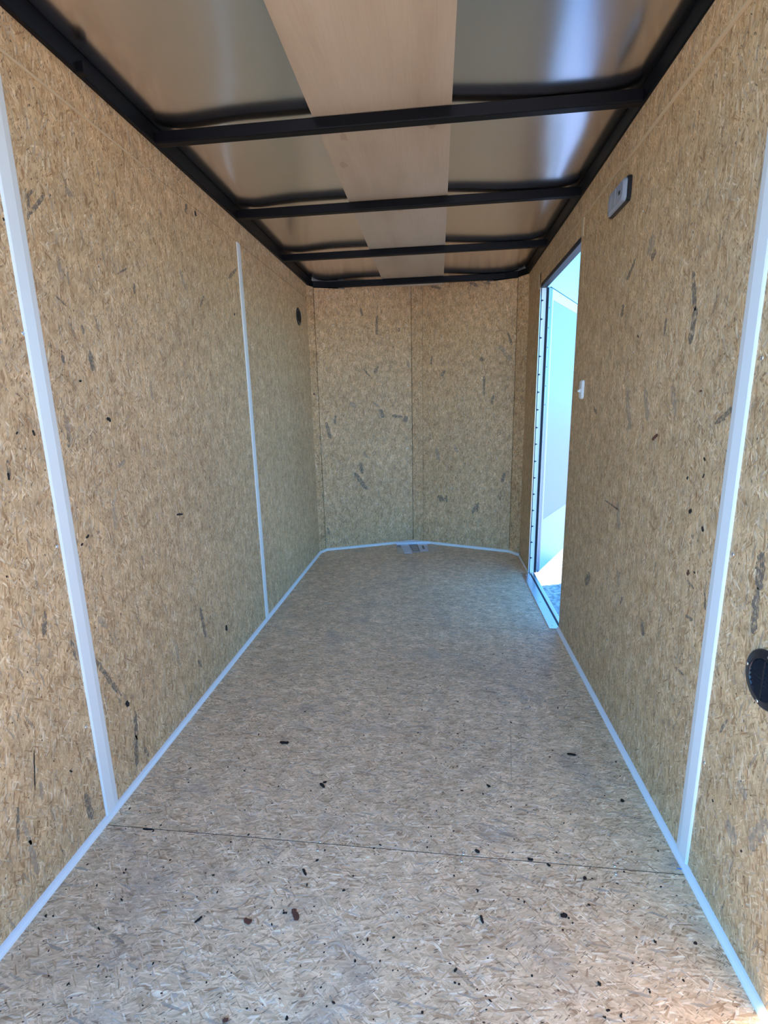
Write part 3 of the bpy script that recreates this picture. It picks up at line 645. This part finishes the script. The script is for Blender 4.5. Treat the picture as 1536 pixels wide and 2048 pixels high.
# ------------------------------------------------------------------ dome lamp and switch on the right wall
lamp = tag(empty('wall_lamp', (W, 1.742, 1.648)), 'clear-lensed rectangular lamp with dark base high on the right wall', 'lamp')
def rrect(y0, y1, z0, z1, r, x, n=6):
    pts = []
    for cy, cz, a0 in ((y1 - r, z1 - r, 0), (y0 + r, z1 - r, 90), (y0 + r, z0 + r, 180), (y1 - r, z0 + r, 270)):
        for k in range(n + 1):
            a = math.radians(a0 + 90 * k / n); pts.append(Vector((x, cy + r * math.cos(a), cz + r * math.sin(a))))
    return pts
def slab(rings, smooth=False):
    mb = MB(); n = len(rings[0]); vs = [p for r in rings for p in r]
    fs = [(k * n + i, k * n + (i + 1) % n, (k + 1) * n + (i + 1) % n, (k + 1) * n + i) for k in range(len(rings) - 1) for i in range(n)]
    fs += [tuple(range(n))[::-1], tuple((len(rings) - 1) * n + i for i in range(n))]
    return mb.add(vs, fs, smooth)
slab([rrect(1.662, 1.826, 1.614, 1.684, 0.012, W), rrect(1.662, 1.826, 1.614, 1.684, 0.012, W - 0.009), rrect(1.665, 1.823, 1.617, 1.681, 0.010, W - 0.011)]).build('base', M['black_plastic'], lamp)
M['lens'] = new_mat('frosted_clear_lens', (0.42, 0.46, 0.56), 0.22, 0, Transmission_Weight=0.25, IOR=1.45)
slab([rrect(1.668, 1.822, 1.617, 1.681, 0.014, W - 0.0105), rrect(1.668, 1.821, 1.618, 1.680, 0.016, W - 0.016), rrect(1.674, 1.800, 1.623, 1.675, 0.018, W - 0.022)]).build('lens', M['lens'], lamp, 0.0015, 2)
MB().box(W - 0.0235, W - 0.021, 1.694, 1.705, 1.6425, 1.6525).build('switch_rocker', M['black_plastic'], lamp, 0.001, 1)
MB().box(W - 0.0230, W - 0.0215, 1.735, 1.739, 1.626, 1.672).build('lens_rib', M['lens'], lamp)
MB().box(W - 0.0225, W - 0.0212, 1.775, 1.779, 1.628, 1.670).build('lens_rib', M['lens'], lamp)

sw = tag(empty('light_switch', (W, 2.035, 1.084)), 'small white toggle switch on the right wall beside the doorway', 'switch')
slab([rrect(2.015, 2.055, 1.048, 1.120, 0.012, W), rrect(2.015, 2.055, 1.048, 1.120, 0.012, W - 0.005), rrect(2.019, 2.051, 1.052, 1.116, 0.010, W - 0.009)]).build('plate', M['vinyl'], sw)
MB().prism([(W - 0.0085, 2.030, 1.088), (W - 0.0085, 2.030, 1.074), (W - 0.019, 2.030, 1.075), (W - 0.019, 2.030, 1.080)], (0, 0.010, 0)).build('toggle', M['vinyl'], sw, 0.0008, 1)

# ------------------------------------------------------------------ document pouch at the foot of the front wall
bag = tag(empty('document_pouch', (0.70, 3.55, 0)), 'clear plastic pouch holding papers on the floor at the centre of the front wall', 'pouch')
def poly_at(pts, z, th):
    P = [at(x, y, 2, z) for x, y in pts]; return MB().prism(P, (0, 0, th))
M['film'] = new_mat('clear_plastic_film', (0.9, 0.9, 0.92), 0.15, 0, Transmission_Weight=0.8, IOR=1.15, Alpha=0.4)
M['paper'] = new_mat('white_paper', (0.80, 0.80, 0.86), 0.6)
M['label_dark'] = new_mat('dark_printed_label', (0.10, 0.10, 0.11), 0.5)
M['label_grey'] = new_mat('grey_print', (0.28, 0.29, 0.30), 0.5)
poly_at([(801, 1090), (817, 1089), (824, 1106.5), (809.5, 1107)], 0.0035, 0.002).build('paper_sheet', M['paper'], bag)
poly_at([(816.5, 1089), (854, 1087.5), (857, 1102.5), (824, 1104.5)], 0.003, 0.002).build('booklet', M['paper'], bag)
poly_at([(817, 1089), (834.5, 1088.5), (840.5, 1103), (825.5, 1103.8)], 0.0052, 0.0008).build('booklet_cover', M['label_dark'], bag)
poly_at([(821, 1091), (832.5, 1090.5), (837, 1101), (827.5, 1101.8)], 0.0062, 0.0004).build('print_block', M['label_grey'], bag)
poly_at([(843, 1091), (847, 1090.8), (850, 1098), (846, 1098.2)], 0.0052, 0.0006).build('print_mark', M['label_dark'], bag)
poly_at([(794, 1091), (802, 1090), (802, 1093.5), (795, 1094)], 0.0052, 0.0006).build('print_corner', M['label_dark'], bag)
poly_at([(792, 1090), (862, 1087.5), (886, 1101), (796, 1107.5)], 0.0072, 0.0006).build('plastic_film', M['film'], bag)
poly_at([(793, 1089.8), (860, 1087.2), (860.2, 1087.8), (793.2, 1090.4)], 0.0, 0.02).build('folded_edge', M['paper'], bag)
